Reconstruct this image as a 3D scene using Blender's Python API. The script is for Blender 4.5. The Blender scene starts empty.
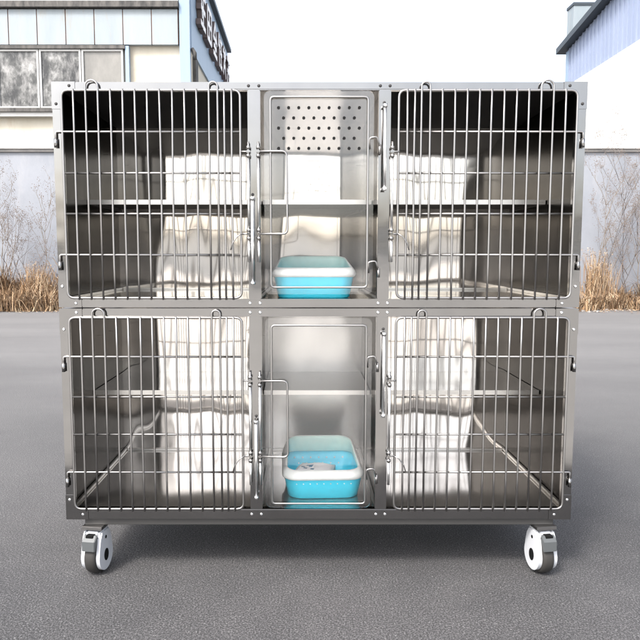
import bpy, bmesh, math, random
from mathutils import Vector, Matrix
random.seed(7)
PI = math.pi
S = bpy.context.scene
C = bpy.data.collections.new('yard'); S.collection.children.link(C)

# ------------------------------------------------------------------ materials
def newmat(name):
    m = bpy.data.materials.new(name); m.use_nodes = True
    nt = m.node_tree; b = nt.nodes['Principled BSDF']
    return m, nt, b
def simple(name, col, rough=0.5, metal=0.0, **kw):
    m, nt, b = newmat(name)
    b.inputs['Base Color'].default_value = (*col, 1); b.inputs['Roughness'].default_value = rough
    b.inputs['Metallic'].default_value = metal
    for k, v in kw.items(): b.inputs[k.replace('_', ' ')].default_value = v
    return m
def N(nt, t, **kw):
    n = nt.nodes.new(t)
    for k, v in kw.items(): setattr(n, k, v)
    return n
def noise(nt, scale, detail=4, rough=0.55, vec=None, stretch=None):
    tc = N(nt, 'ShaderNodeTexCoord'); src = tc.outputs['Object']
    if stretch:
        mp = N(nt, 'ShaderNodeMapping'); mp.inputs['Scale'].default_value = stretch
        nt.links.new(src, mp.inputs['Vector']); src = mp.outputs['Vector']
    n = N(nt, 'ShaderNodeTexNoise'); n.inputs['Scale'].default_value = scale
    n.inputs['Detail'].default_value = detail; n.inputs['Roughness'].default_value = rough
    nt.links.new(src, n.inputs['Vector']); return n
def ramp(nt, fac, stops):
    r = N(nt, 'ShaderNodeValToRGB'); e = r.color_ramp.elements
    e[0].position, e[0].color = stops[0][0], (*stops[0][1], 1)
    e[1].position, e[1].color = stops[-1][0], (*stops[-1][1], 1)
    for p, c in stops[1:-1]:
        x = e.new(p); x.color = (*c, 1)
    nt.links.new(fac, r.inputs['Fac']); return r
def mix(nt, a, b, fac, mode='MIX'):
    m = N(nt, 'ShaderNodeMix', data_type='RGBA', blend_type=mode)
    if isinstance(fac, float): m.inputs[0].default_value = fac
    else: nt.links.new(fac, m.inputs[0])
    for sock, v in ((m.inputs[6], a), (m.inputs[7], b)):
        if isinstance(v, tuple): sock.default_value = (*v, 1)
        else: nt.links.new(v, sock)
    return m.outputs[2]
def g(v): return (v, v, v)
def bump(nt, b, h, dist, strength=1.0, prev=None):
    n = N(nt, 'ShaderNodeBump'); n.inputs['Distance'].default_value = dist; n.inputs['Strength'].default_value = strength
    nt.links.new(h, n.inputs['Height'])
    if prev: nt.links.new(prev, n.inputs['Normal'])
    nt.links.new(n.outputs['Normal'], b.inputs['Normal']); return n.outputs['Normal']

def steel(name, base, rough, wave=0.0, wscale=4.0, stretch=(1, 1, .25), rvar=0.08, grain=(1, 1, 30), metal=1.0, wdet=2):
    m, nt, b = newmat(name)
    b.inputs['Metallic'].default_value = metal
    n1 = noise(nt, 3.0, 5, .6)
    c = ramp(nt, n1.outputs['Fac'], [(.3, tuple(x*.86 for x in base)), (.7, base)])
    nt.links.new(c.outputs['Color'], b.inputs['Base Color'])
    n2 = noise(nt, 5.0, 6, .7, stretch=grain)
    mr = N(nt, 'ShaderNodeMapRange'); mr.inputs['To Min'].default_value = max(.02, rough-rvar); mr.inputs['To Max'].default_value = rough+rvar
    nt.links.new(n2.outputs['Fac'], mr.inputs['Value']); nt.links.new(mr.outputs['Result'], b.inputs['Roughness'])
    if wave:
        n3 = noise(nt, wscale, wdet, .4, stretch=stretch)
        bump(nt, b, n3.outputs['Fac'], wave)
    return m
M = {}
M['frame'] = steel('brushed_frame_steel', (.26, .254, .248), .10, .006, 5, (1, 1, .8), .05)
M['wire'] = simple('polished_wire_steel', (.31, .30, .292), .36, 1.0)
M['trim'] = steel('trim_steel', (.72, .70, .67), .3)
M['rod'] = steel('bright_rod_steel', (.85, .85, .84), .30)
M['panel'] = steel('mirror_sheet_steel', (.85, .80, .745), .055, .0110, 3.6, (2.3, 1, .36), .02, (1, 1, 1), .86, 0)
M['plain'] = steel('satin_back_steel', (.74, .72, .69), .24, .010, 3.5, (1.6, 1, 1), .06, (1, 1, 1), .80, 1)
M['dull'] = steel('dull_shelf_steel', (.34, .33, .315), .35, .001, 3, (2, 1, 1), .04, (1, 1, 1), .9)
M['shelf'] = steel('satin_shelf_steel', (.55, .525, .495), .09, .002, 3, (2, 1, 1), .03, (1, 1, 1), .95, 0)
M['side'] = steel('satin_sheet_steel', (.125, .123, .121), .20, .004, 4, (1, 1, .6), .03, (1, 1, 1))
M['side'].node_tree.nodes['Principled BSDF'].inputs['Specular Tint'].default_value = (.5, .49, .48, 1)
M['floor'] = steel('floor_sheet_steel', (.58, .55, .515), .09, .003, 3, (2, 1, 1), .03, (1, 1, 1), .95, 0)
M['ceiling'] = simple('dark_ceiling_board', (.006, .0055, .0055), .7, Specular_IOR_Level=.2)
M['dark_base'] = simple('dark_painted_base', (.07, .068, .066), .45, .6)
M['rivet'] = simple('bright_rivet', (.85, .85, .85), .25, 1.0)
M['dark_plug'] = simple('dark_rubber', (.02, .018, .018), .6)
M['white_plastic'] = simple('white_caster_plastic', (.50, .51, .53), .38)
M['tyre'] = simple('grey_rubber_tyre', (.024, .022, .020), .75)
M['pedal'] = simple('grey_pedal_plastic', (.065, .07, .072), .5)
M['black'] = simple('black_plastic', (.006, .006, .006), .7, Specular_IOR_Level=.15)
def plastic_noise(name, col, rough=.35):
    m, nt, b = newmat(name)
    n = noise(nt, 30, 3)
    r = ramp(nt, n.outputs['Fac'], [(.3, tuple(x*.93 for x in col)), (.7, col)])
    nt.links.new(r.outputs['Color'], b.inputs['Base Color']); b.inputs['Roughness'].default_value = rough
    b.inputs['Subsurface Weight'].default_value = .08; b.inputs['Subsurface Radius'].default_value = (.01, .01, .01)
    return m
M['tray_blue'] = plastic_noise('sky_blue_plastic', (.05, .70, .93))
M['tray_white'] = plastic_noise('white_tray_plastic', (.86, .88, .86))
M['tray_mint'] = plastic_noise('mint_plastic', (.62, .84, .76))
M['paper'] = simple('white_film', (.8, .8, .82), .4)
M['print'] = simple('grey_blue_print', (.10, .22, .33), .5)
# acrylic door
m, nt, b = newmat('clear_acrylic')
b.inputs['Base Color'].default_value = (1, 1, 1, 1); b.inputs['Roughness'].default_value = .03
b.inputs['IOR'].default_value = 1.55; b.inputs['Transmission Weight'].default_value = 1
M['acrylic'] = m
# asphalt
m, nt, b = newmat('asphalt')
big = noise(nt, .35, 6, .6); fine = noise(nt, 185, 3, .85); mid = noise(nt, 6, 4, .6)
vor = N(nt, 'ShaderNodeTexVoronoi'); vor.inputs['Scale'].default_value = 130
tc = N(nt, 'ShaderNodeTexCoord'); nt.links.new(tc.outputs['Object'], vor.inputs['Vector'])
c1 = ramp(nt, fine.outputs['Fac'], [(.36, (.007, .007, .0072)), (.5, (.037, .0363, .037)), (.64, (.155, .152, .154))])
c2 = ramp(nt, big.outputs['Fac'], [(.33, (.68, .675, .69)), (.5, (.98, .97, .97)), (.67, (1.18, 1.14, 1.14))])
c3 = ramp(nt, mid.outputs['Fac'], [(.3, (.88, .88, .89)), (.7, (1.1, 1.1, 1.1))])
o = mix(nt, c1.outputs['Color'], c2.outputs['Color'], 1.0, 'MULTIPLY'); o = mix(nt, o, c3.outputs['Color'], 1.0, 'MULTIPLY')
vs = N(nt, 'ShaderNodeTexVoronoi'); vs.inputs['Scale'].default_value = 95; nt.links.new(tc.outputs['Object'], vs.inputs['Vector'])
sp = ramp(nt, vs.outputs['Distance'], [(.10, g(.55)), (.26, g(0))])
wn = ramp(nt, vs.outputs['Color'], [(.70, g(0)), (.74, g(1))])
spm = mix(nt, sp.outputs['Color'], wn.outputs['Color'], 1.0, 'MULTIPLY')
o = mix(nt, o, (.30, .295, .29), spm)
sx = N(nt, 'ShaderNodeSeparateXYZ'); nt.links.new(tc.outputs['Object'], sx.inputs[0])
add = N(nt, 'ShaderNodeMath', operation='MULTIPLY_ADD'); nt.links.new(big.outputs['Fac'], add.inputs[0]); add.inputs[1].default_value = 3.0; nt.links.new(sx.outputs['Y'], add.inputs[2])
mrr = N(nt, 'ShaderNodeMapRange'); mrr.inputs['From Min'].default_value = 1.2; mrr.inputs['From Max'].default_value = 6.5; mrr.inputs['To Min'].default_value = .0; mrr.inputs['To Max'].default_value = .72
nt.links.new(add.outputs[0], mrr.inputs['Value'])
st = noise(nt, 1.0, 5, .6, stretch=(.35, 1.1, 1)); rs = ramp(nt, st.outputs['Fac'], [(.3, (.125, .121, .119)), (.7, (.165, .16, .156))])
o = mix(nt, o, rs.outputs['Color'], mrr.outputs['Result'])   # paler, streaky tone blended in towards the wall
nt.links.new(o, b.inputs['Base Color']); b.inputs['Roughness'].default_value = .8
h = bump(nt, b, fine.outputs['Fac'], .004, .7); bump(nt, b, vor.outputs['Distance'], .003, .5, h)
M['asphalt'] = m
def wallmat(name, a, bcol, scale=1.2, stretch=(1, 1, .3), rough=.85, dark=None):
    m, nt, b = newmat(name)
    n = noise(nt, scale, 6, .65, stretch=stretch)
    r = ramp(nt, n.outputs['Fac'], [(.3, a), (.7, bcol)])
    out = r.outputs['Color']
    if dark:
        n2 = noise(nt, 2.5, 8, .75, stretch=(1, 1, .25))
        r2 = ramp(nt, n2.outputs['Fac'], [(.54, g(0)), (.72, g(.6))])
        out = mix(nt, out, dark, r2.outputs['Color'])
    nt.links.new(out, b.inputs['Base Color']); b.inputs['Roughness'].default_value = rough
    n3 = noise(nt, 40, 4); bump(nt, b, n3.outputs['Fac'], .004, .5)
    return m
M['plaster'] = wallmat('grey_white_plaster', (.20, .213, .238), (.27, .282, .308), .9, (1, 1, .6), .9, (.33, .33, .34))
M['coping'] = wallmat('coping_concrete', (.50, .49, .47), (.62, .61, .60), 2)
M['coping_shade'] = wallmat('painted_coping_shade', (.10, .10, .10), (.20, .19, .18), 3)
M['cream'] = wallmat('cream_render', (.46, .42, .34), (.56, .52, .44), 1.0, (1, 1, .4), .85, (.40, .31, .22))
M['shed'] = wallmat('tan_render', (.78, .75, .69), (.86, .83, .78), .5)
M['white_wall'] = wallmat('white_render', (.66, .64, .57), (.74, .72, .65), 1.0)
M['pale_panel'] = wallmat('pale_blue_cladding', (.21, .245, .265), (.275, .305, .32), 1.5, (1, 1, .2), .5, (.26, .22, .16))
M['blue_clad'] = wallmat('light_blue_cladding', (.21, .285, .375), (.25, .325, .415), 1.5, (1, 1, .2), .45)
M['lav_clad'] = wallmat('lavender_blue_cladding', (.24, .28, .38), (.28, .32, .42), 1.5, (1, 1, .2), .45)
M['roof_dark'] = simple('dark_grey_roof_metal', (.045, .055, .065), .5, .3)
M['dark_trim'] = wallmat('rusty_dark_trim', (.03, .03, .03), (.13, .12, .11), 8)
M['rust'] = wallmat('rust_streak', (.10, .045, .03), (.22, .12, .08), 9)
M['white_frame'] = simple('white_window_frame', (.42, .415, .40), .5)
M['letter_face'] = simple('letter_face_white', (.75, .72, .70), .5)
M['letter_side'] = simple('letter_side_brown', (.085, .06, .055), .6)
M['concrete'] = wallmat('pale_concrete', (.38, .365, .34), (.47, .455, .43), .8, (1, 1, 1))
# window glass: dirt, with tree reflections painted in as blotches
m, nt, b = newmat('window_dirt_reflections')
n1 = noise(nt, 2.3, 7, .65, stretch=(1, 1, .8)); n2 = noise(nt, 9, 5, .7, stretch=(1, 1, .35))
r1 = ramp(nt, n1.outputs['Fac'], [(.43, (.02, .02, .02)), (.54, (.07, .07, .066)), (.66, (.30, .295, .285))])
r2 = ramp(nt, n2.outputs['Fac'], [(.46, g(0)), (.68, g(.55))])
nt.links.new(mix(nt, r1.outputs['Color'], (.34, .33, .32), r2.outputs['Color']), b.inputs['Base Color'])
b.inputs['Roughness'].default_value = .25
M['dirt_reflection_glass'] = m
M['beige_glass'] = wallmat('beige_blind_behind_glass', (.13, .125, .115), (.23, .22, .20), 2, (1, 1, .5), .3)
M['straw'] = [simple('straw_%d' % i, c, .85) for i, c in enumerate([(.27, .165, .085), (.18, .11, .062), (.36, .245, .145), (.11, .072, .045), (.42, .32, .21)])]
M['stem'] = [simple('dead_stem', (.10, .08, .07), .9), simple('grey_stem', (.15, .13, .125), .9), simple('tan_stem', (.20, .155, .11), .9)]
M['seed'] = simple('dry_seed_head', (.20, .165, .145), .9)
M['soil'] = wallmat('dry_soil', (.16, .11, .065), (.30, .21, .12), 6, (1, 1, 1), .95)
M['rock'] = wallmat('pale_rubble', (.16, .15, .14), (.27, .25, .235), 8, (1, 1, 1), .9)

# ------------------------------------------------------------------ mesh helpers
class MB:
    def __init__(s): s.bm = bmesh.new(); s.mats = []
    def _mi(s, m):
        if m is None: return 0
        if m not in s.mats: s.mats.append(m)
        return s.mats.index(m)
    def box(s, x0, x1, y0, y1, z0, z1, m=None, bev=0.0):
        mi = s._mi(m)
        r = bmesh.ops.create_cube(s.bm, size=1)
        vs = r['verts']
        for v in vs:
            v.co = Vector((x0+(v.co.x+.5)*(x1-x0), y0+(v.co.y+.5)*(y1-y0), z0+(v.co.z+.5)*(z1-z0)))
        fs = {f for v in vs for f in v.link_faces}
        for f in fs: f.material_index = mi
        if bev:
            es = list({e for v in vs for e in v.link_edges})
            bmesh.ops.bevel(s.bm, geom=es, offset=bev, segments=2, affect='EDGES', clamp_overlap=True, material=mi)
        return s
    def tube(s, pts, r, m=None, n=8, cap=True, r1=None):
        mi = s._mi(m); pts = [Vector(p) for p in pts]; rings = []
        t0 = (pts[1]-pts[0]).normalized()
        up = Vector((0, 0, 1)) if abs(t0.z) < .9 else Vector((0, 1, 0))
        a = t0.cross(up).normalized()
        for i, p in enumerate(pts):
            if i == 0: t = t0
            elif i == len(pts)-1: t = (pts[i]-pts[i-1]).normalized()
            else: t = ((pts[i]-pts[i-1]).normalized()+(pts[i+1]-pts[i]).normalized()).normalized()
            a = (a-t*a.dot(t)).normalized(); b_ = t.cross(a)
            rr = r if r1 is None else r+(r1-r)*i/(len(pts)-1)
            rings.append([s.bm.verts.new(p+(a*math.cos(k*2*PI/n)+b_*math.sin(k*2*PI/n))*rr) for k in range(n)])
        for A, B in zip(rings, rings[1:]):
            for k in range(n):
                f = s.bm.faces.new((A[k], A[(k+1) % n], B[(k+1) % n], B[k])); f.material_index = mi; f.smooth = True
        if cap:
            for R_ in (rings[0][::-1], rings[-1]):
                f = s.bm.faces.new(R_); f.material_index = mi
        return s
    def ring(s, pts, r, m=None, n=8):       # closed tube
        mi = s._mi(m); pts = [Vector(p) for p in pts]; L = len(pts); rings = []
        nrm = Vector((0, 1, 0))
        for i, p in enumerate(pts):
            t = ((p-pts[i-1]).normalized()+(pts[(i+1) % L]-p).normalized()).normalized()
            a = nrm; b_ = t.cross(a).normalized()
            rings.append([s.bm.verts.new(p+(a*math.cos(k*2*PI/n)+b_*math.sin(k*2*PI/n))*r) for k in range(n)])
        for i in range(L):
            A, B = rings[i], rings[(i+1) % L]
            for k in range(n):
                f = s.bm.faces.new((A[k], A[(k+1) % n], B[(k+1) % n], B[k])); f.material_index = mi; f.smooth = True
        return s
    def prism(s, poly, axis, a0, a1, m=None, bev=0.0, smooth=False):   # poly of 2-D points, extruded along axis
        mi = s._mi(m)
        def P(u, v, w):
            return {'x': (w, u, v), 'y': (u, w, v), 'z': (u, v, w)}[axis]
        A = [s.bm.verts.new(P(u, v, a0)) for u, v in poly]; B = [s.bm.verts.new(P(u, v, a1)) for u, v in poly]
        fs = [s.bm.faces.new(A[::-1]), s.bm.faces.new(B)]
        for k in range(len(poly)):
            f = s.bm.faces.new((A[k], A[(k+1) % len(poly)], B[(k+1) % len(poly)], B[k])); f.smooth = smooth; fs.append(f)
        for f in fs: f.material_index = mi
        if bev:
            es = [e for f in fs[:2] for e in f.edges]
            bmesh.ops.bevel(s.bm, geom=es, offset=bev, segments=3, affect='EDGES', clamp_overlap=True, material=mi)
        return s
    def dome(s, c, r, d, m=None, axis=(0, -1, 0)):
        mi = s._mi(m); c = Vector(c); ax = Vector(axis); u = Vector((1, 0, 0)); v = ax.cross(u).normalized(); prev = None
        for rr, h in ((1, 0), (.85, .55), (.5, .9)):
            cur = [s.bm.verts.new(c+ax*d*h+(u*math.cos(k*PI/5)+v*math.sin(k*PI/5))*r*rr) for k in range(10)]
            if prev:
                for k in range(10):
                    f = s.bm.faces.new((prev[k], prev[(k+1) % 10], cur[(k+1) % 10], cur[k])); f.smooth = True; f.material_index = mi
            prev = cur
        f = s.bm.faces.new(prev); f.material_index = mi
        return s
    def build(s, name, mat=None, parent=None, loc=None, recalc=True):
        if recalc: bmesh.ops.recalc_face_normals(s.bm, faces=s.bm.faces)
        off = Vector(loc) if loc is not None else (world_loc(parent) if parent else Vector((0, 0, 0)))
        for v in s.bm.verts: v.co -= off
        me = bpy.data.meshes.new(name); s.bm.to_mesh(me); s.bm.free()
        for mm in (s.mats or [mat]): me.materials.append(mm)
        o = bpy.data.objects.new(name, me); C.objects.link(o)
        if parent: o.parent = parent; o.location = off-world_loc(parent)
        else: o.location = off
        return o
def world_loc(o):
    v = Vector(o.location)
    while o.parent: o = o.parent; v += Vector(o.location)
    return v
def tag(o, label=None, cat=None, group=None, kind=None):
    if label: o['label'] = label
    if cat: o['category'] = cat
    if group: o['group'] = group
    if kind: o['kind'] = kind
    return o
def empty(name, loc, rz=0):
    o = bpy.data.objects.new(name, None); C.objects.link(o); o.location = loc; o.rotation_euler = (0, 0, rz)
    o.empty_display_size = .1
    return o
def copy_tree(o, parent=None):
    c = o.copy(); C.objects.link(c); c.parent = parent
    for ch in [x for x in C.objects if x.parent is o]: copy_tree(ch, c)
    return c
def fillet(pts, r, seg=4, closed=False):
    pts = [Vector(p) for p in pts]; out = []; n = len(pts)
    for i, p in enumerate(pts):
        if not closed and i in (0, n-1): out.append(p); continue
        a = (pts[i-1]-p); b_ = (pts[(i+1) % n]-p); rr = min(r, a.length*.49, b_.length*.49)
        a.normalize(); b_.normalize(); A = p+a*rr; B = p+b_*rr
        for k in range(seg+1):
            t = k/seg; out.append(A*(1-t)**2+p*2*t*(1-t)+B*t*t)
    return out

# ------------------------------------------------------------------ the setting
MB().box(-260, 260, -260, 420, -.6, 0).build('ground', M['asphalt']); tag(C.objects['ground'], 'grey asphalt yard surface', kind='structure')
tag(MB().box(-60, 60, -49.4, -1.2, -.1, .004).build('reflection_pavement', M['concrete']), 'pale concrete pavement added behind the viewer to brighten reflections in the steel', kind='structure')  # added out of view as bright ground for the steel to reflect
b = MB()
nx = 90
xs = [-30+60*i/nx for i in range(nx+1)]
front = [10.95+.35*math.sin(x*1.3)+random.uniform(-.25, .25) for x in xs]
for i in range(nx):
    vs = [b.bm.verts.new(p) for p in ((xs[i], front[i], .006), (xs[i+1], front[i+1], .006), (xs[i+1], 12.78, .06), (xs[i], 12.78, .06))]
    b.bm.faces.new(vs)
tag(b.build('soil_verge', M['soil'], recalc=False), 'dry soil strip at the foot of the wall', kind='structure')

# perimeter wall
W = empty('perimeter_wall', (0, 12.95, 0)); tag(W, 'long pale grey plastered wall with a flat coping behind the dry grass', 'wall')
b = MB()
b.box(-30, 30, 12.8, 13.05, 0, 3.34); b.build('wall_panel', M['plaster'], W)
MB().box(-30, 30, 12.72, 13.13, 3.40, 3.56, bev=.01).build('coping', M['coping'], W)
MB().box(-30, 30, 12.75, 13.10, 3.341, 3.399).build('coping_shade', M['coping_shade'], W)  # dark strip painting in the shadow below the coping

# left workshop building
LB = empty('workshop_building', (-12, 18, 0)); tag(LB, 'pale blue and cream workshop with dirty windows (reflections painted in) and a side sign, left of the cage', 'building')
XF = -2.77; YF = 14.8
MB().box(-24, XF-.03, YF+.12, 23, 0, 8.5, M['cream']).build('wall', None, LB)
b = MB()
x = -24.
while x < XF-.3:
    x2 = min(x+.70, XF-.28)
    b.box(x+.012, x2-.012, YF-.02, YF+.10, 6.22, 7.05, M['pale_panel']); x = x2
b.box(-24, XF-.28, YF+.0, YF+.118, 6.24, 7.03, M['rust'])
b.build('fascia_panel', None, LB)
MB().box(-24, XF-.26, YF-.12, YF+.11, 7.08, 7.22, M['dark_trim']).build('gutter', None, LB)
MB().box(-24, XF-.28, YF+.02, YF+.11, 7.24, 8.4, M['white_wall']).build('upper_panel', None, LB)
MB().box(-24, -4.36, YF-.05, YF+.115, 6.12, 6.20, M['dark_trim']).build('lintel', None, LB)
MB().box(-24, -5.0, YF-.12, YF+.11, 4.60, 4.69, M['dark_trim']).build('sill', None, LB)
MB().box(-24, -5.0, YF-.06, YF+.11, 4.50, 4.597, M['coping']).build('sill_block', None, LB)
def win(x0, x1, gm):
    f = MB()
    t = .045
    f.box(x0, x0+t, YF-.01, YF+.10, 4.70, 6.11); f.box(x1-t, x1, YF-.01, YF+.10, 4.70, 6.11)
    f.box(x0+t, x1-t, YF-.01, YF+.10, 4.70, 4.70+t); f.box(x0+t, x1-t, YF-.01, YF+.10, 6.11-t, 6.11)
    w = f.build('window', M['white_frame'], LB)
    MB().box(x0+t, x1-t, YF+.03, YF+.06, 4.70+t, 6.11-t).build('pane', gm, w)
k = 0
for x0, x1 in ((-9.62, -8.6), (-8.58, -7.55), (-7.53, -6.50), (-6.48, -5.46), (-5.44, -4.42)):
    win(x0, x1, M['beige_glass'] if x0 > -5.5 else M['dirt_reflection_glass'])
MB().box(-4.36, -4.27, YF-.02, YF+.115, 3.6, 6.19, M['blue_clad']).build('pipe', None, LB)
MB().box(XF-.25, XF, YF-.03, YF+.12, 0, 8.5, M['blue_clad']).build('corner_trim', None, LB)
# side fascia facing +X with the sign
b = MB(); b.box(XF-.028, XF+.02, YF+.121, 23.0, 6.15, 8.5, M['blue_clad'])
b.build('side_fascia', None, LB)
b = MB(); b.prism([(YF-.1, 8.56), (23.05, 8.42), (23.05, 8.54), (YF-.1, 8.68)], 'x', -24, XF+.16, M['roof_dark']); b.build('roof', None, LB)
MB().box(XF-.10, XF+.05, YF+.55, YF+.95, 5.2, 6.1, M['dark_trim']).build('dark_opening', None, LB)  # dark box stands for an opening in the side wall
MB().tube([(XF+.03, YF+.125, 6.16), (XF+.1, YF+.1, 6.05), (XF+.1, YF+.1, 5.9)], .05, M['dark_trim']).build('bracket', None, LB)
glyphs = [  # strokes in a unit square (u along the facade, v up): (u0,v0,u1,v1)
    [(.1, .85, .9, .85), (.5, .95, .5, .05), (.15, .5, .85, .5), (.1, .1, .9, .1), (.2, .7, .35, .3)],
    [(.1, .9, .1, .1), (.1, .9, .9, .9), (.9, .9, .9, .1), (.1, .5, .9, .5), (.5, .9, .5, .1), (.1, .1, .9, .1)],
    [(.5, .95, .1, .45), (.5, .95, .9, .45), (.25, .5, .75, .5), (.5, .5, .5, .05), (.2, .28, .8, .28), (.1, .06, .9, .06)],
    [(.2, .95, .1, .6), (.1, .65, .45, .65), (.28, .8, .28, .05), (.55, .85, .95, .85), (.75, .85, .75, .1), (.55, .1, .95, .1), (.55, .5, .95, .5)],
    [(.1, .8, .9, .8), (.3, .95, .3, .65), (.7, .95, .7, .65), (.5, .7, .15, .1), (.5, .7, .85, .1), (.3, .38, .7, .38)],
    [(.12, .9, .88, .9), (.5, .9, .5, .5), (.12, .5, .88, .5), (.3, .5, .12, .08), (.7, .5, .7, .15), (.7, .12, .92, .12)]]
for i, gl in enumerate(glyphs):
    y0 = YF+.75+i*1.2; z0 = 6.95; b = MB()
    for (u0, v0, u1, v1) in gl:
        p = Vector((u0, v0)); q = Vector((u1, v1)); d = (q-p).normalized(); n_ = Vector((-d.y, d.x))*.07
        p -= d*.04; q += d*.04
        poly = [(y0+a.x*.95, z0+a.y*1.0) for a in (p-n_, q-n_, q+n_, p+n_)]
        st = random.uniform(0, .006)
        b.prism(poly, 'x', XF+.03, XF+.16+st, M['letter_side'])
    b._mi(M['letter_face'])
    for f in b.bm.faces:
        f.normal_update()
        if f.normal.x > .9 or (f.normal.x < -.9 and f.calc_center_median().x > XF+.1): f.material_index = 1
    b.build('sign_letter', None, LB)

# right hall with a blue gable
RB = empty('gabled_hall', (15, 19, 0)); tag(RB, 'large white hall with a light blue gable and dark sloping roof edge on the right', 'building')
XR = 9.9; Y0, Y1 = 13.6, 23.8
MB().box(XR, 24, Y0, Y1, 0, 7.40, M['white_wall']).build('wall', None, RB)
zr = lambda y: 8.72+.150*(Y1-y)
b = MB(); b.prism([(Y0, 7.405), (Y1, 7.405), (Y1, zr(Y1)), (Y0, zr(Y0))], 'x', XR+.04, 24, M['lav_clad'])
y = Y0+.05
while y < Y1-.1:
    b.prism([(y, 7.41), (y+.06, 7.41), (y+.06, zr(y+.06)-.01), (y, zr(y)-.01)], 'x', XR, XR+.045, M['lav_clad']); y += .30
b.build('gable_panel', None, RB)
b = MB(); b.prism([(Y0-.4, zr(Y0-.4)+.01), (Y1+.35, zr(Y1+.35)+.01), (Y1+.35, zr(Y1+.35)+.22), (Y0-.4, zr(Y0-.4)+.22)], 'x', XR-.28, 24, M['roof_dark']); b.build('roof', None, RB)
MB().box(XR-.02, XR+.035, Y1-.22, Y1+.02, 7.41, 8.66, M['blue_clad']).build('corner_trim', None, RB)
b = MB(); b.box(9.95, 10.70, 23.4, 24.0, 8.9, 10.22, M['pale_panel']); b.box(9.92, 10.73, 23.37, 24.03, 10.22, 10.32, M['roof_dark'])
b.build('roof_vent', None, RB)

# low shed added behind the viewer, something bright for the steel to mirror
BB = empty('reflection_shed', (0, -55, 0)); tag(BB, 'long cream shed added across the yard to be mirrored in the steel', 'building')
MB().box(-60, 60, -60, -50, 0, 2.5, M['shed']).build('wall', None, BB)
MB().box(-60.4, 60.4, -60.4, -49.6, 2.501, 2.68, M['roof_dark']).build('roof', None, BB)

# ------------------------------------------------------------------ dry grass (stuff)
def grass(name, x0, x1, n, label):
    b = MB(); mats = M['straw']
    for mm in mats: b._mi(mm)
    clumps = [(random.uniform(x0, x1), random.uniform(10.85, 12.7), random.uniform(.4, 1.5)) for _ in range(int((x1-x0)*8))]
    for _ in range(n):
        cx, cy, cs = random.choice(clumps)
        x = cx+random.gauss(0, .16); y = cy+random.gauss(0, .13)
        if y > 12.74: y = 12.74-random.random()*.2
        back = max(0, (y-11.0)/1.7)
        h = cs*random.uniform(.10, .31)*(1+back*1.7)
        if random.random() < .05: h *= 1.7
        a = random.uniform(0, 2*PI); lean = random.uniform(.1, 1.3)*h
        w = random.uniform(.004, .011); dx, dy = math.cos(a)*lean, math.sin(a)*lean
        if y+dy > 12.77: dy = -abs(dy)
        px_, py_ = math.cos(a+PI/2)*w, math.sin(a+PI/2)*w
        v = [b.bm.verts.new(p) for p in ((x-px_, y-py_, .01), (x+px_, y+py_, .01), (x+px_*.8+dx*.4, y+py_*.8+dy*.4, h*.65), (x-px_*.8+dx*.4, y-py_*.8+dy*.4, h*.65), (x+dx, y+dy, h*random.uniform(.6, 1)))]
        mi = min(4, int(random.random()*5))
        f = b.bm.faces.new(v[:4]); f.material_index = mi
        f = b.bm.faces.new((v[3], v[2], v[4])); f.material_index = mi
    for _ in range(2600):        # loose straw blown onto the asphalt
        x = random.uniform(x0, x1); y = 11.2-abs(random.gauss(0, .45)); a = random.uniform(0, PI); L = random.uniform(.03, .12); w = random.uniform(.003, .008)
        dx, dy = math.cos(a)*L, math.sin(a)*L; ux, uy = -math.sin(a)*w, math.cos(a)*w; z = random.uniform(.008, .02)
        f = b.bm.faces.new([b.bm.verts.new(p) for p in ((x-ux, y-uy, z), (x+ux, y+uy, z), (x+dx+ux, y+dy+uy, z+.012), (x+dx-ux, y+dy-uy, z+.012))]); f.material_index = random.randrange(5)
    tag(b.build(name, None, recalc=False), label, 'grass', kind='stuff')
grass('dry_grass', -12, 12, 85000, 'straw coloured dead grass along the foot of the pale wall')

def rubble():
    b = MB()
    for _ in range(70):
        x = random.uniform(5.4, 8.2) if random.random() < .8 else random.uniform(-8, -5); y = random.uniform(10.4, 11.4)
        r = random.uniform(.012, .055)
        res = bmesh.ops.create_icosphere(b.bm, subdivisions=1, radius=r)
        for v in res['verts']:
            v.co *= random.uniform(.75, 1.2); v.co.z *= .5; v.co += Vector((x, y, r*.2))
    tag(b.build('rubble', M['rock']), 'pale broken stones scattered at the edge of the dry grass', 'rubble', kind='stuff')
rubble()

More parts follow.
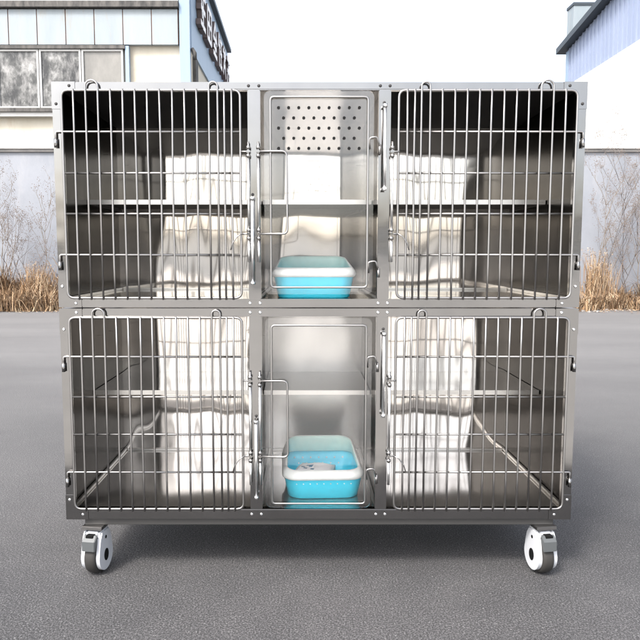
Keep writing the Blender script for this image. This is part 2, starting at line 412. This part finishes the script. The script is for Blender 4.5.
def weed(x, y, h, kind, label):
    b = MB(); st = random.choice(M['stem']); b._mi(st)
    root = Vector((x, y, .02)); y = min(y, 12.6); lean = Vector((random.uniform(-.12, .12), 0, 0))
    def stem(p, d, L, r, lvl):
        pts = [p]; q = p.copy(); dd = d.copy(); n = 8 if lvl == 0 else 5
        for k in range(n):
            dd = (dd+Vector((random.uniform(-.22, .22), random.uniform(-.10, .05), .06))).normalized()
            q = q+dd*L/n
            if q.y > 12.74: q.y = 12.74
            pts.append(q.copy())
            if lvl < 2 and k >= (1 if lvl == 0 else 1) and random.random() < (.95 if kind == 'bushy' else .75):
                for _ in range(2 if lvl == 0 else 1):
                    sd = random.choice((-1, 1))*random.uniform(.2, .7)
                    stem(q.copy(), Vector((sd, random.uniform(-.3, .1), 1)).normalized(), L*random.uniform(.22, .42), r*.55, lvl+1)
        b.tube(pts, r, st, n=5, r1=r*.35)
        if lvl >= 1:
            for _ in range(22 if kind == 'bushy' else 12):
                c = pts[-1]+Vector((random.gauss(0, .035), random.gauss(0, .02), random.gauss(0, .05)))
                if c.y > 12.72: c.y = 12.72
                res = bmesh.ops.create_icosphere(b.bm, subdivisions=1, radius=random.uniform(.004, .009))
                mi = b._mi(M['seed'])
                for v in res['verts']:
                    v.co += c
                for f in {f for v in res['verts'] for f in v.link_faces}: f.material_index = mi
    stem(root, (Vector((0, 0, 1))+lean*2).normalized(), h, .0075, 0)
    o = b.build('dead_weed', None, loc=(x, y, 0))
    tag(o, label, 'weed', 'dead weeds standing against the wall')
LW = [(-6.62, 2.0, 'slim dead weed at the left edge of the photo before the wall'),
      (-6.28, 2.75, 'tallest dead weed left of the cage, with a dark bushy head'),
      (-6.08, 1.7, 'thin dead weed just right of the tallest one on the left'),
      (-5.86, 2.35, 'dead weed with a forked seed head midway between the left photo edge and the cage'),
      (-5.62, 2.1, 'dead weed second nearest to the left side of the cage'),
      (-5.42, 2.5, 'dead weed closest to the left side of the cage')]
RW = [(6.32, 2.45, 'pale branching dead weed closest to the right side of the cage'),
      (6.60, 2.6, 'dead weed with a spreading pale head second from the cage on the right'),
      (6.88, 1.75, 'low thin dead weed between two taller ones right of the cage'),
      (7.12, 2.7, 'tallest and darkest dead weed right of the cage'),
      (7.38, 2.4, 'dead weed at the right edge of the photo before the wall')]
def bush(x, y, h, label):
    b = MB()
    for mm in M['straw']: b._mi(mm)
    for _ in range(420):
        bx = x+random.gauss(0, .17); by = y+random.gauss(0, .10); H_ = h*random.uniform(.2, 1)**1.3; 
        a = random.uniform(0, 2*PI); sp = random.uniform(0, .30)*H_; w = random.uniform(.003, .006); mi = random.randrange(5)
        pts = [Vector((bx+math.cos(a)*sp*t*t+random.gauss(0, .012), min(12.76, by+math.sin(a)*sp*t*t), .02+H_*t)) for t in (0, .35, .7, 1)]
        L_ = [b.bm.verts.new(p+Vector((-w, 0, 0))) for p in pts[:-1]]; R_ = [b.bm.verts.new(p+Vector((w, 0, 0))) for p in pts[:-1]]; T = b.bm.verts.new(pts[-1])
        for k in range(2):
            f = b.bm.faces.new((L_[k], R_[k], R_[k+1], L_[k+1])); f.material_index = mi
        f = b.bm.faces.new((L_[2], R_[2], T)); f.material_index = mi
        for k in range(3):
            c = pts[3]*(1-k*.12)+pts[2]*(k*.12); d = .02
            q = [c+Vector((random.uniform(-d, d), random.uniform(-.01, .01), random.uniform(-d, d))) for _ in range(3)]
            q = [Vector((p.x, min(p.y, 12.77), p.z)) for p in q]
            f = b.bm.faces.new([b.bm.verts.new(p) for p in q]); f.material_index = random.randrange(5)
    tag(b.build('dry_bush', None, loc=(x, y, 0), recalc=False), label, 'bush')
random.seed(5)
bush(6.32, 12.2, 1.25, 'tan dry bush rising out of the dead grass beside the right side of the cage')
bush(-5.75, 12.3, .95, 'low brown dry bush in the dead grass just left of the cage')
random.seed(11)
for i, (x, h, l) in enumerate(LW+RW): weed(x, 12.35+random.uniform(-.15, .2), h, 'bushy' if i in (1, 3, 6, 7, 9, 10) else 'slim', l)

# ------------------------------------------------------------------ the cage bank
XL, XRR = -.803, .908
CAGE = empty('cat_cage', ((XL+XRR)/2, .35, 0)); tag(CAGE, 'two-tier stainless steel cat cage with six compartments on four casters', 'pet cage')
D = .72
posts = [(XL, -.775), (-.178, -.137), (.243, .282), (.878, XRR)]
cells = [(-.775, -.178), (-.137, .243), (.282, .878)]
mods = [(.197, .9145), (.9185, 1.640)]
opening = [(.232, .888), (.946, 1.615)]
part = lambda b, name, m=None, par=CAGE: b.build(name, m, par)
for mi_, ((z0, z1), (o0, o1)) in enumerate(zip(mods, opening)):
    # frame: rails and posts, tube 28 mm deep, front and back
    for (x0, x1) in posts:
        part(MB().box(x0, x1, 0, .028, o0, o1, bev=.002), 'post', M['frame'])
    part(MB().box(XL, XRR, 0, .028, z0, o0, bev=.003), 'rail', M['frame'])
    part(MB().box(XL, XRR, 0, .028, o1, z1, bev=.003), 'rail', M['frame'])
    # shell
    for xa_, xb_, mm in ((XL+.002, -.1585, 'panel'), (-.1575, .262, 'panel' if mi_ else 'plain'), (.263, XRR-.002, 'panel')):
        part(MB().box(xa_, xb_, D-.006, D, z0+.003, z1-.003), 'back_panel', M[mm])
    for (x0, x1) in ((XL+.003, XL+.009), (XRR-.009, XRR-.003)):
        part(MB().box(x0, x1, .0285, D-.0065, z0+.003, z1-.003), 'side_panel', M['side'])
    for xc in (-.158, .2625):
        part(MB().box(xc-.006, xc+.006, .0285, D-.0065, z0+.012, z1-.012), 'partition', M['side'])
    fz = o0-.006
    part(MB().box(XL+.0095, XRR-.0095, .0285, D-.0065, fz-.010, fz), 'floor_panel', M['floor'])
    part(MB().box(XL+.001, XRR-.001, .0285, D-.001, z1-.0028, z1-.0005), 'top_panel', M['frame'])
    cz = z1-.014
    for i, (x0, x1) in enumerate(((XL+.0095, -.1645), (-.1515, .256), (.269, XRR-.0095))):
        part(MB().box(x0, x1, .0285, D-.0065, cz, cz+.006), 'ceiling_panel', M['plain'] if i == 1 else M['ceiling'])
        # bright trim along the floor corners
        for xx in (x0+.007, x1-.007):
            part(MB().box(xx-.006, xx+.006, .03, D-.008, fz+.0005, fz+.010, bev=.002), 'floor_trim', M['trim'])
        part(MB().box(x0+.015, x1-.015, D-.018, D-.0075, fz+.0005, fz+.008, bev=.002), 'floor_trim', M['trim'])
        # shelf on the back half
        sz = fz+.352
        sh = MB(); sh.box(x0+.003, x1-.003, .3075, D-.008, sz-.003, sz, M['shelf'] if i != 1 else M['dull']); sh.box(x0+.003, x1-.003, .304, .3085, sz-.016, sz+.001, M['trim'], bev=.001)
        sh.box(x0+.014, x1-.014, .3090, D-.010, sz-.0052, sz-.0032, M['ceiling'])  # dark sheet puts the shade under the shelf into colour
        s_ = part(sh, 'shelf')
        for xx, w in ((x0+.001, .012), (x1-.013, .012)):
            MB().box(xx, xx+w, .31, D-.02, sz-.016, sz-.0035).build('shelf_shade_strip', M['dark_plug'], s_)  # dark strips stand in for the shadow where shelf meets wall
        for xx, sgn in ((x0+.0005, 1), (x1-.0005, -1)):
            for yy in (.40, .55):
                MB().dome((xx, yy, sz+.20), .006, .004, M['dark_plug'], (sgn, 0, 0.001)).build('wall_plug', None, CAGE)
    # corner gussets with round inner corners
    def gusset(cx, cz, sx, sz, sidew, railh, la, lb):
        ir = .022
        p = [(0, 0), (la, 0), (la, railh-.0)]
        c = (sidew+ir, railh+ir)
        for k in range(7):
            a = -PI/2-k*PI/2/6
            p.append((c[0]+ir*math.cos(a), c[1]+ir*math.sin(a)))
        p += [(sidew, lb), (0, lb)]
        q = [(cx+sx*u, cz+sz*v) for u, v in p]
        gb = MB().prism(q, 'y', -.0025, -.0003, bev=0)
        go = part(gb, 'corner_bracket', M['frame'])
        for c_ in ((cx+sx*(la-.018), -.0026, cz+sz*railh*.5), (cx+sx*sidew*.5, -.0026, cz+sz*(lb-.016))):
            MB().dome(c_, .0052, .004).build('rivet', M['rivet'] if not (mi_ == 1 and sz < 0) else M['dark_plug'], go)
    sw = .0278
    gusset(XL, z0, 1, 1, sw, o0-z0, .075, .085); gusset(XRR, z0, -1, 1, sw+.002, o0-z0, .075, .085)
    gusset(XL, z1, 1, -1, sw, z1-o1, .075, .085); gusset(XRR, z1, -1, -1, sw+.002, z1-o1, .075, .085)
    for (x0, x1) in posts[1:3]:
        for xx in (x0+.004, x1-.004):
            for zz in ((z0+o0)/2, (z1+o1)/2):
                part(MB().dome((xx, -.0003, zz), .0052, .004, M['dark_plug'] if (mi_ == 1 and zz > 1.5) else M['rivet']), 'rivet')
    # ---- wire doors
    WR, YW = .0034, -.0075
    dz0, dz1 = (o0+.004, o1-.003)
    hz = [dz0+(dz1-dz0)*t for t in ((.196, .396, .592, .80) if mi_ == 0 else (.212, .412, .608, .805))]
    for side in (-1, 1):
        fx = (lambda x: x) if side < 0 else (lambda x: 2*.0520-x+.0012)
        d = MB()
        xa, xb = -.770, -.201          # hinge side, latch side
        corners = [(fx(xa), YW, dz0), (fx(xb), YW, dz0), (fx(xb), YW, dz1), (fx(xa), YW, dz1)]
        d.ring(fillet(corners, .022, 5, True), .0041)
        door = d.build('wire_door', M['wire'], CAGE)
        vx = [-.770+.0392*k for k in range(1, 13)]
        vx = vx[:12]+[-.272, -.251, -.228]
        loops = ((1, 2), (11, 12))
        used = set()
        def jit(): return random.uniform(-.0012, .0012)
        for a, c in ((1, 2), (11, 12)):
            x1_, x2_ = fx(vx[a]), fx(vx[c]); zc = dz1+.012; R_ = abs(x2_-x1_)/2; xm = (x1_+x2_)/2; sg = 1 if x2_ > x1_ else -1
            pts = [(x1_, YW-.0055, dz0-.006), (x1_+jit(), YW-.0055, (dz0+dz1)/2), (x1_, YW-.0055, zc)]
            for k in range(1, 10):
                t = PI*k/10; pts.append((xm-sg*R_*math.cos(t), YW-.0055, zc+R_*.9*math.sin(t)))
            pts += [(x2_, YW-.0055, zc), (x2_+jit(), YW-.0055, (dz0+dz1)/2), (x2_, YW-.0055, dz0-.006)]
            MB().tube(pts, WR).build('looped_wire', M['wire'], door); used |= {a, c}
        for k, x in enumerate(vx):
            if k in used: continue
            n_ = 6; X_ = fx(x); a = random.uniform(-.0016, .0016)
            MB().tube([(X_+a*math.sin(t*PI*2/n_+k)*.8, YW-.0055, dz0-.006+(dz1-dz0+.009)*t/n_) for t in range(n_+1)], WR).build('vertical_wire', M['wire'], door)
        for k, z in enumerate(hz):
            if k in (0, 3):
                xe = fx(-.792); d_ = .032
                MB().tube(fillet([(fx(xb), YW+.0005, z), (xe, YW+.0005, z), (xe, YW-.001, z-d_)], .006, 3), WR).build('horizontal_wire', M['wire'], door)
            else:
                MB().tube([(fx(xb), YW+.0005, z), (fx(xa), YW+.0005, z)], WR).build('horizontal_wire', M['wire'], door)
        for k in (0, 3):
            xe = fx(-.792); z = hz[k]
            MB().tube([(xe, YW-.001, z-.050), (xe, YW-.001, z-.022)], .0058, n=10).build('hinge', M['frame'], door)
    zl1, zl0 = (1.42, 1.158) if mi_ else (.676, .42)
    ztop, zbot = (1.445, 1.067) if mi_ else (.70, .323)
    # ---- latches: one vertical slide rod per door on the post edges
    def latch(x, towards, tail):
        l = MB()
        l.tube([(x, -.016, zl1-.018), (x, -.016, zl0+.02)], .0045, M['rod'], 10)
        l.tube([(x, -.016, zl0-.022), (x, -.016, zbot)], .0045, M['rod'], 10)
        for z in (zl1, zl0):
            for dz in (-.014, .012):
                l.tube([(x, -.016, z+dz-.0045), (x, -.016, z+dz+.0045)], .0068, M['wire'], 10)
            l.tube([(x, -.016, z-.03), (x, -.016, z+.03)], .0034, M['wire'], 8)
            l.tube([(x+towards*.006, -.011, z), (x-towards*.024, -.011, z)], .003, M['wire'], 8)
            l.box(x-.006, x+.006, -.0205, -.0005, z-.0035, z+.0035, M['frame'], .001)
        part(l, 'latch')
    latch(-.175, 1, 0); latch(-.143, -1, 0); latch(.286, -1, 0)
    # curved stay wire beside each latch of the barred doors
    for sx, xx in ((-1, -.196), (1, .305)):
        s2 = MB(); s2.tube([(xx, -.018, zl0+.002), (xx+sx*.016, -.020, zl0-.008), (xx+sx*.032, -.020, zl0-.03), (xx+sx*.038, -.020, zl0-.052)], .0019)
        part(s2, 'stay_wire', M['wire'])
    # locking tubes on the posts
    for (x, za, zb) in (((-.163, 1.271, .999), (.260, 1.561, 1.30)) if mi_ else ((-.156, .54, .282), (.265, .833, .561))):
        l = MB(); l.tube([(x, -.026, zb), (x, -.026, za)], .0055, M['rod'], 12)
        for z in (za, zb):
            l.tube([(x, -.026, z-.005), (x, -.026, z+.005)], .0072, M['rivet'], 12)
            l.tube([(x, -.026, z), (x, -.0005, z)], .0035, M['wire'], 8)
        l.dome((x, -.0004, za+.014), .0052, .002, M['dark_plug'])
        part(l, 'locking_tube')
    # ---- clear door of the middle cell
    gz0, gz1 = (.962, 1.611) if mi_ else (.240, .884)
    gx0, gx1 = -.125, .227
    rc = .02; poly = []
    for (cx, cz_, a0) in ((gx1-rc, gz1-rc, 0), (gx0+rc, gz1-rc, PI/2), (gx0+rc, gz0+rc, PI), (gx1-rc, gz0+rc, 1.5*PI)):
        for k in range(6): poly.append((cx+rc*math.cos(a0+k*PI/10), cz_+rc*math.sin(a0+k*PI/10)))
    gd = part(MB().prism(poly, 'y', -.006, -.002), 'clear_door', M['acrylic'])
    bz1, bz0 = (1.590, .985) if mi_ else (.860, .257)
    MB().ring(fillet([(-.104, -.014, bz0), (.208, -.014, bz0), (.208, -.014, bz1), (-.104, -.014, bz1)], .012, 4, True), .0034).build('wire_surround', M['wire'], gd)
    # pull wire
    MB().tube(fillet([(-.148, -.017, zl1), (-.052, -.019, zl1), (-.050, -.024, zl0), (-.148, -.017, zl0)], .016, 5), .0034).build('pull_handle', M['wire'], gd)
    for z in ((1.462, 1.067) if mi_ else (.755, .375)):
        hk = MB(); hk.tube(fillet([(.214, -.012, z-.035), (.212, -.016, z), (.236, -.016, z+.004), (.246, -.012, z-.028)], .008, 4), .0028)
        hk.tube([(.246, -.010, z-.05), (.246, -.010, z-.02)], .005)
        hk.build('hinge', M['wire'], gd)
    if mi_:
        vh = MB()
        for r_ in range(5):
            n_ = 9 if r_ % 2 == 0 else 8
            for k in range(n_):
                x = .051+(k-(n_-1)/2)*.0323; z = 1.558-r_*.0318
                vh.tube([(x, -.0072, z), (x, -.0012, z)], .0050, M['black'], 12)
        vh.build('vent_holes', None, gd)
# base frame and plinth
part(MB().box(-.745, .855, .012, D-.02, .172, .1965, bev=.002), 'base_frame', M['dark_base'])

def caster(x, y, rz):
    c = empty('caster', (x, y, 0)); c.parent = CAGE; c.location = Vector((x, y, 0))-Vector(CAGE.location)
    c.rotation_euler = (0, 0, rz)
    return c
def caster_meshes():
    out = []
    # built at the origin, rolling along Y, brake pedal towards -Y
    b = MB()
    R0 = .0625
    prof = [(0.0, R0-.022), (.011, R0-.008), (.0145, R0-.003), (.0145, .0), ]
    ring = []
    pr = [(-.0198, .040), (-.0198, R0-.007), (-.0168, R0-.002), (-.008, R0), (.008, R0), (.0168, R0-.002), (.0198, R0-.007), (.0198, .040)]
    n = 36; rows = []
    for k in range(n):
        a = 2*PI*k/n; rows.append([b.bm.verts.new((xx, rr*math.cos(a), R0+rr*math.sin(a))) for xx, rr in pr])
    for k in range(n):
        A, B = rows[k], rows[(k+1) % n]
        for j in range(len(pr)-1):
            f = b.bm.faces.new((A[j], A[j+1], B[j+1], B[j])); f.smooth = True
    b.bm.faces.new([r[0] for r in rows]); b.bm.faces.new([r[-1] for r in rows][::-1])
    out.append(('tyre', b, M['tyre']))
    for sx in (-1, 1):
        b = MB(); poly = []
        for k in range(37):
            a = math.radians(160)+math.radians(220)*k/36
            poly.append((.0515*math.cos(a), R0+.0515*math.sin(a)))
        poly += [(.044, .104), (.037, .128), (.032, .148), (.026, .154), (-.026, .154), (-.032, .148), (-.037, .128), (-.044, .104)]
        b.prism(poly, 'x', sx*.0208, sx*.0335, M['white_plastic'], bev=.006)
        b.prism([(.016*math.cos(k*PI/10), R0+.021*math.sin(k*PI/10)) for k in range(20)], 'x', sx*.0330, sx*.0348, M['black'])
        b.prism([(.006*math.cos(k*PI/6), .125+.006*math.sin(k*PI/6)) for k in range(12)], 'x', sx*.0330, sx*.0343, M['black'])
        out.append(('side_cover', b, None))
    b = MB(); b.box(-.0206, .0206, -.030, .036, .130, .152, M['white_plastic'], .003); b.tube([(0, .0, .15), (0, .0, .160)], .022, M['wire'], 16)
    b.box(-.036, .036, -.036, .036, .160, .1715, M['wire'], .001)
    out.append(('swivel_plate', b, None))
    b = MB()
    b.prism([(-.066, .098), (-.058, .094), (-.040, .128), (-.040, .146), (-.048, .146), (-.064, .130)], 'x', -.023, .023, M['pedal'], bev=.002)
    b.box(-.013, .013, -.056, -.034, .1395, .1475, M['black'], .001)
    out.append(('brake_pedal', b, None))
    return out
first = caster(-.712, .03, math.radians(-9))
meshes = []
for nm, b, mt in caster_meshes():
    bmesh.ops.recalc_face_normals(b.bm, faces=b.bm.faces)
    me = bpy.data.meshes.new(nm); b.bm.to_mesh(me); b.bm.free()
    for mm in (b.mats or [mt]): me.materials.append(mm)
    meshes.append((nm, me))
for (x, y, a) in ((None, None, None), (.822, .03, math.radians(9)), (-.692, .60, math.radians(150)), (.800, .60, math.radians(200))):
    c = first if x is None else caster(x, y, a)
    for nm, me in meshes:
        o = bpy.data.objects.new(nm, me); C.objects.link(o); o.parent = c

# ------------------------------------------------------------------ litter trays
def rrect(w, l, r, n=6, taper=1.0):     # rounded rectangle, w across X, l along Y
    pts = []
    for cx, cy, a0 in ((w/2-r, l/2-r, 0), (-w/2+r, l/2-r, PI/2), (-w/2+r, -l/2+r, PI), (w/2-r, -l/2+r, 1.5*PI)):
        for k in range(n+1):
            a = a0+k*PI/2/n; pts.append([cx+r*math.cos(a), cy+r*math.sin(a)])
    return pts
def loft(b, rings, mi, close_bottom=False, dirs=True):
    vr = [[b.bm.verts.new(p) for p in R_] for R_ in rings]
    for A, B in zip(vr, vr[1:]):
        L = len(A)
        for k in range(L):
            f = b.bm.faces.new((A[k], A[(k+1) % L], B[(k+1) % L], B[k])); f.smooth = True; f.material_index = mi
    return vr
def litter_tray(name, loc, rz, label, inner_dots):
    t = empty(name, loc, rz); tag(t, label, 'litter tray', 'blue and white litter trays')
    w, l = .280, .335
    def R_(k, z, r=.05, dy=0.0, rise=0.0, pinch=0.0):
        out = []
        for x, y in rrect(w*k, l*k+(k-1)*.0, r):
            f = (y/l+.5)
            zz = z+rise*max(0, f)**1.5
            out.append((x*(1-pinch*max(0, f)), y+dy, zz))
        return out
    b = MB()
    rings = [R_(.86, 0.0, .045), R_(.90, .004, .05), R_(.955, .045, .05), R_(1.0, .080, .05), R_(1.0, .084, .05), R_(.985, .084, .05), R_(.94, .045, .05), R_(.885, .008, .05), R_(.84, .005, .045)]
    v = loft(b, rings, b._mi(M['tray_blue'])); b.bm.faces.new(v[0][::-1]); b.bm.faces.new(v[-1])
    for f in b.bm.faces: f.material_index = 0
    tub = MB.build(b, 'tub', None, None, loc=(0, 0, 0)); tub.parent = t
    # white rim: flares out over the tub, rises to the back and leans inwards
    b = MB(); mw = b._mi(M['tray_white']); mm_ = b._mi(M['tray_mint'])
    rings = [R_(1.005, .074, .05), R_(1.045, .078, .055), R_(1.05, .086, .055), R_(1.025, .097, .055, .0, .014, .02), R_(.975, .104, .055, .004, .036, .05), R_(.945, .106, .05, .006, .042, .06), R_(.93, .105, .05, .006, .042, .06)]
    loft(b, rings, mw)
    rings = [R_(.93, .105, .05, .006, .042, .06), R_(.92, .098, .05, .004, .038, .06), R_(.925, .088, .05, 0, .004, .02), R_(.955, .083, .05)]
    loft(b, rings, mm_)
    bmesh.ops.remove_doubles(b.bm, verts=b.bm.verts, dist=.0003)
    o = MB.build(b, 'rim', None, None, loc=(0, 0, 0)); o.parent = t
    if inner_dots:
        b = MB()
        for z, n in ((.058, 7), (.034, 6)):
            for k in range(n):
                x = (k-(n-1)/2)*.032
                b.dome((x, l*.955/2*.98-.0015, z), .0035, .0015, M['tray_white'], (0, -1, 0))
        for k in range(9):
            x = (k-4)*.024
            b.dome((x, -l*.976/2-.001, .060), .0022, .001, M['tray_white'], (0, -1, 0))
        o = MB.build(b, 'drain_dots', None, None, loc=(0, 0, 0)); o.parent = t
    return t
litter_tray('litter_tray', (.038, .27, .9405), 0, 'low sky blue litter tray with white rim in the upper middle compartment', False)
litter_tray('litter_tray', (.068, .262, .2265), math.radians(2), 'sky blue litter tray with white rim holding a white packet, lower middle compartment', True)
# packet in the lower tray
b = MB(); nu, nv = 10, 8; grid = []
for i in range(nu+1):
    row = []
    for j in range(nv+1):
        u, v = i/nu, j/nv
        z = .030+.005*math.sin(u*PI)*math.sin(v*PI)**.6+.003*math.sin(u*7+v*4)
        row.append(b.bm.verts.new((u*.125-.062+.012*(v-.5), v*.085-.042, z)))
    grid.append(row)
for i in range(nu):
    for j in range(nv):
        f = b.bm.faces.new((grid[i][j], grid[i+1][j], grid[i+1][j+1], grid[i][j+1])); f.smooth = True; f.material_index = 0
b._mi(M['paper']); b._mi(M['print'])
for f in list(b.bm.faces):
    c = f.calc_center_median()
    if -.045 < c.x < .0 and abs(c.y) < .02 and random.random() < .55: f.material_index = 1
b.bm.normal_update()
geo = bmesh.ops.extrude_face_region(b.bm, geom=list(b.bm.faces))
for e in geo['geom']:
    if isinstance(e, bmesh.types.BMVert): e.co.z = .006+(e.co.z-.03)*.1
b_ = b.build('paper_packet', None, None, loc=(0, 0, 0)); b_.location = (.045, .205, 0.2265+.055); b_.rotation_euler = (math.radians(6), 0, math.radians(-12))
tag(b_, 'white printed packet lying in the lower blue litter tray', 'packet')

# ------------------------------------------------------------------ camera, light
cam_d = bpy.data.cameras.new('camera'); cam = bpy.data.objects.new('camera', cam_d); C.objects.link(cam)
cam.location = (0, -2.2, 1.09); cam.rotation_euler = (PI/2-math.radians(5.54), 0, 0)
cam_d.sensor_width = 36; cam_d.lens = 36*670/640; cam_d.shift_x = 17/640; cam_d.clip_end = 2000; cam_d.clip_start = .05
S.camera = cam
w = bpy.data.worlds.new('World'); S.world = w; w.use_nodes = True; nt = w.node_tree
bg = nt.nodes['Background']; sky = N(nt, 'ShaderNodeTexSky', sky_type='NISHITA'); sky.sun_disc = False
EL, AZ = math.radians(52), math.radians(215)     # sun behind the viewer, to the left
sky.sun_elevation = EL; sky.sun_rotation = AZ; sky.air_density = 1.0; sky.dust_density = 4.0; sky.ozone_density = 1.0
hs = N(nt, 'ShaderNodeHueSaturation'); hs.inputs['Saturation'].default_value = .45
nt.links.new(sky.outputs['Color'], hs.inputs['Color']); nt.links.new(hs.outputs['Color'], bg.inputs['Color'])
bg.inputs['Strength'].default_value = .15
sl = bpy.data.lights.new('sun', 'SUN'); so = bpy.data.objects.new('sun', sl); C.objects.link(so)
sl.energy = 1.2; sl.angle = math.radians(11); sl.color = (1, .97, .92)
dirv = Vector((math.sin(AZ)*math.cos(EL), math.cos(AZ)*math.cos(EL), math.sin(EL)))
so.rotation_euler = dirv.to_track_quat('Z', 'Y').to_euler(); so.location = (0, -5, 10)
vs = S.view_settings; vs.view_transform = 'Standard'; vs.look = 'None'; vs.gamma = 1; vs.use_curve_mapping = False
vs.exposure = 1.8
S.cycles.max_bounces = 16; S.cycles.glossy_bounces = 10; S.cycles.transmission_bounces = 12; S.cycles.transparent_max_bounces = 12
S.cycles.use_denoising = True
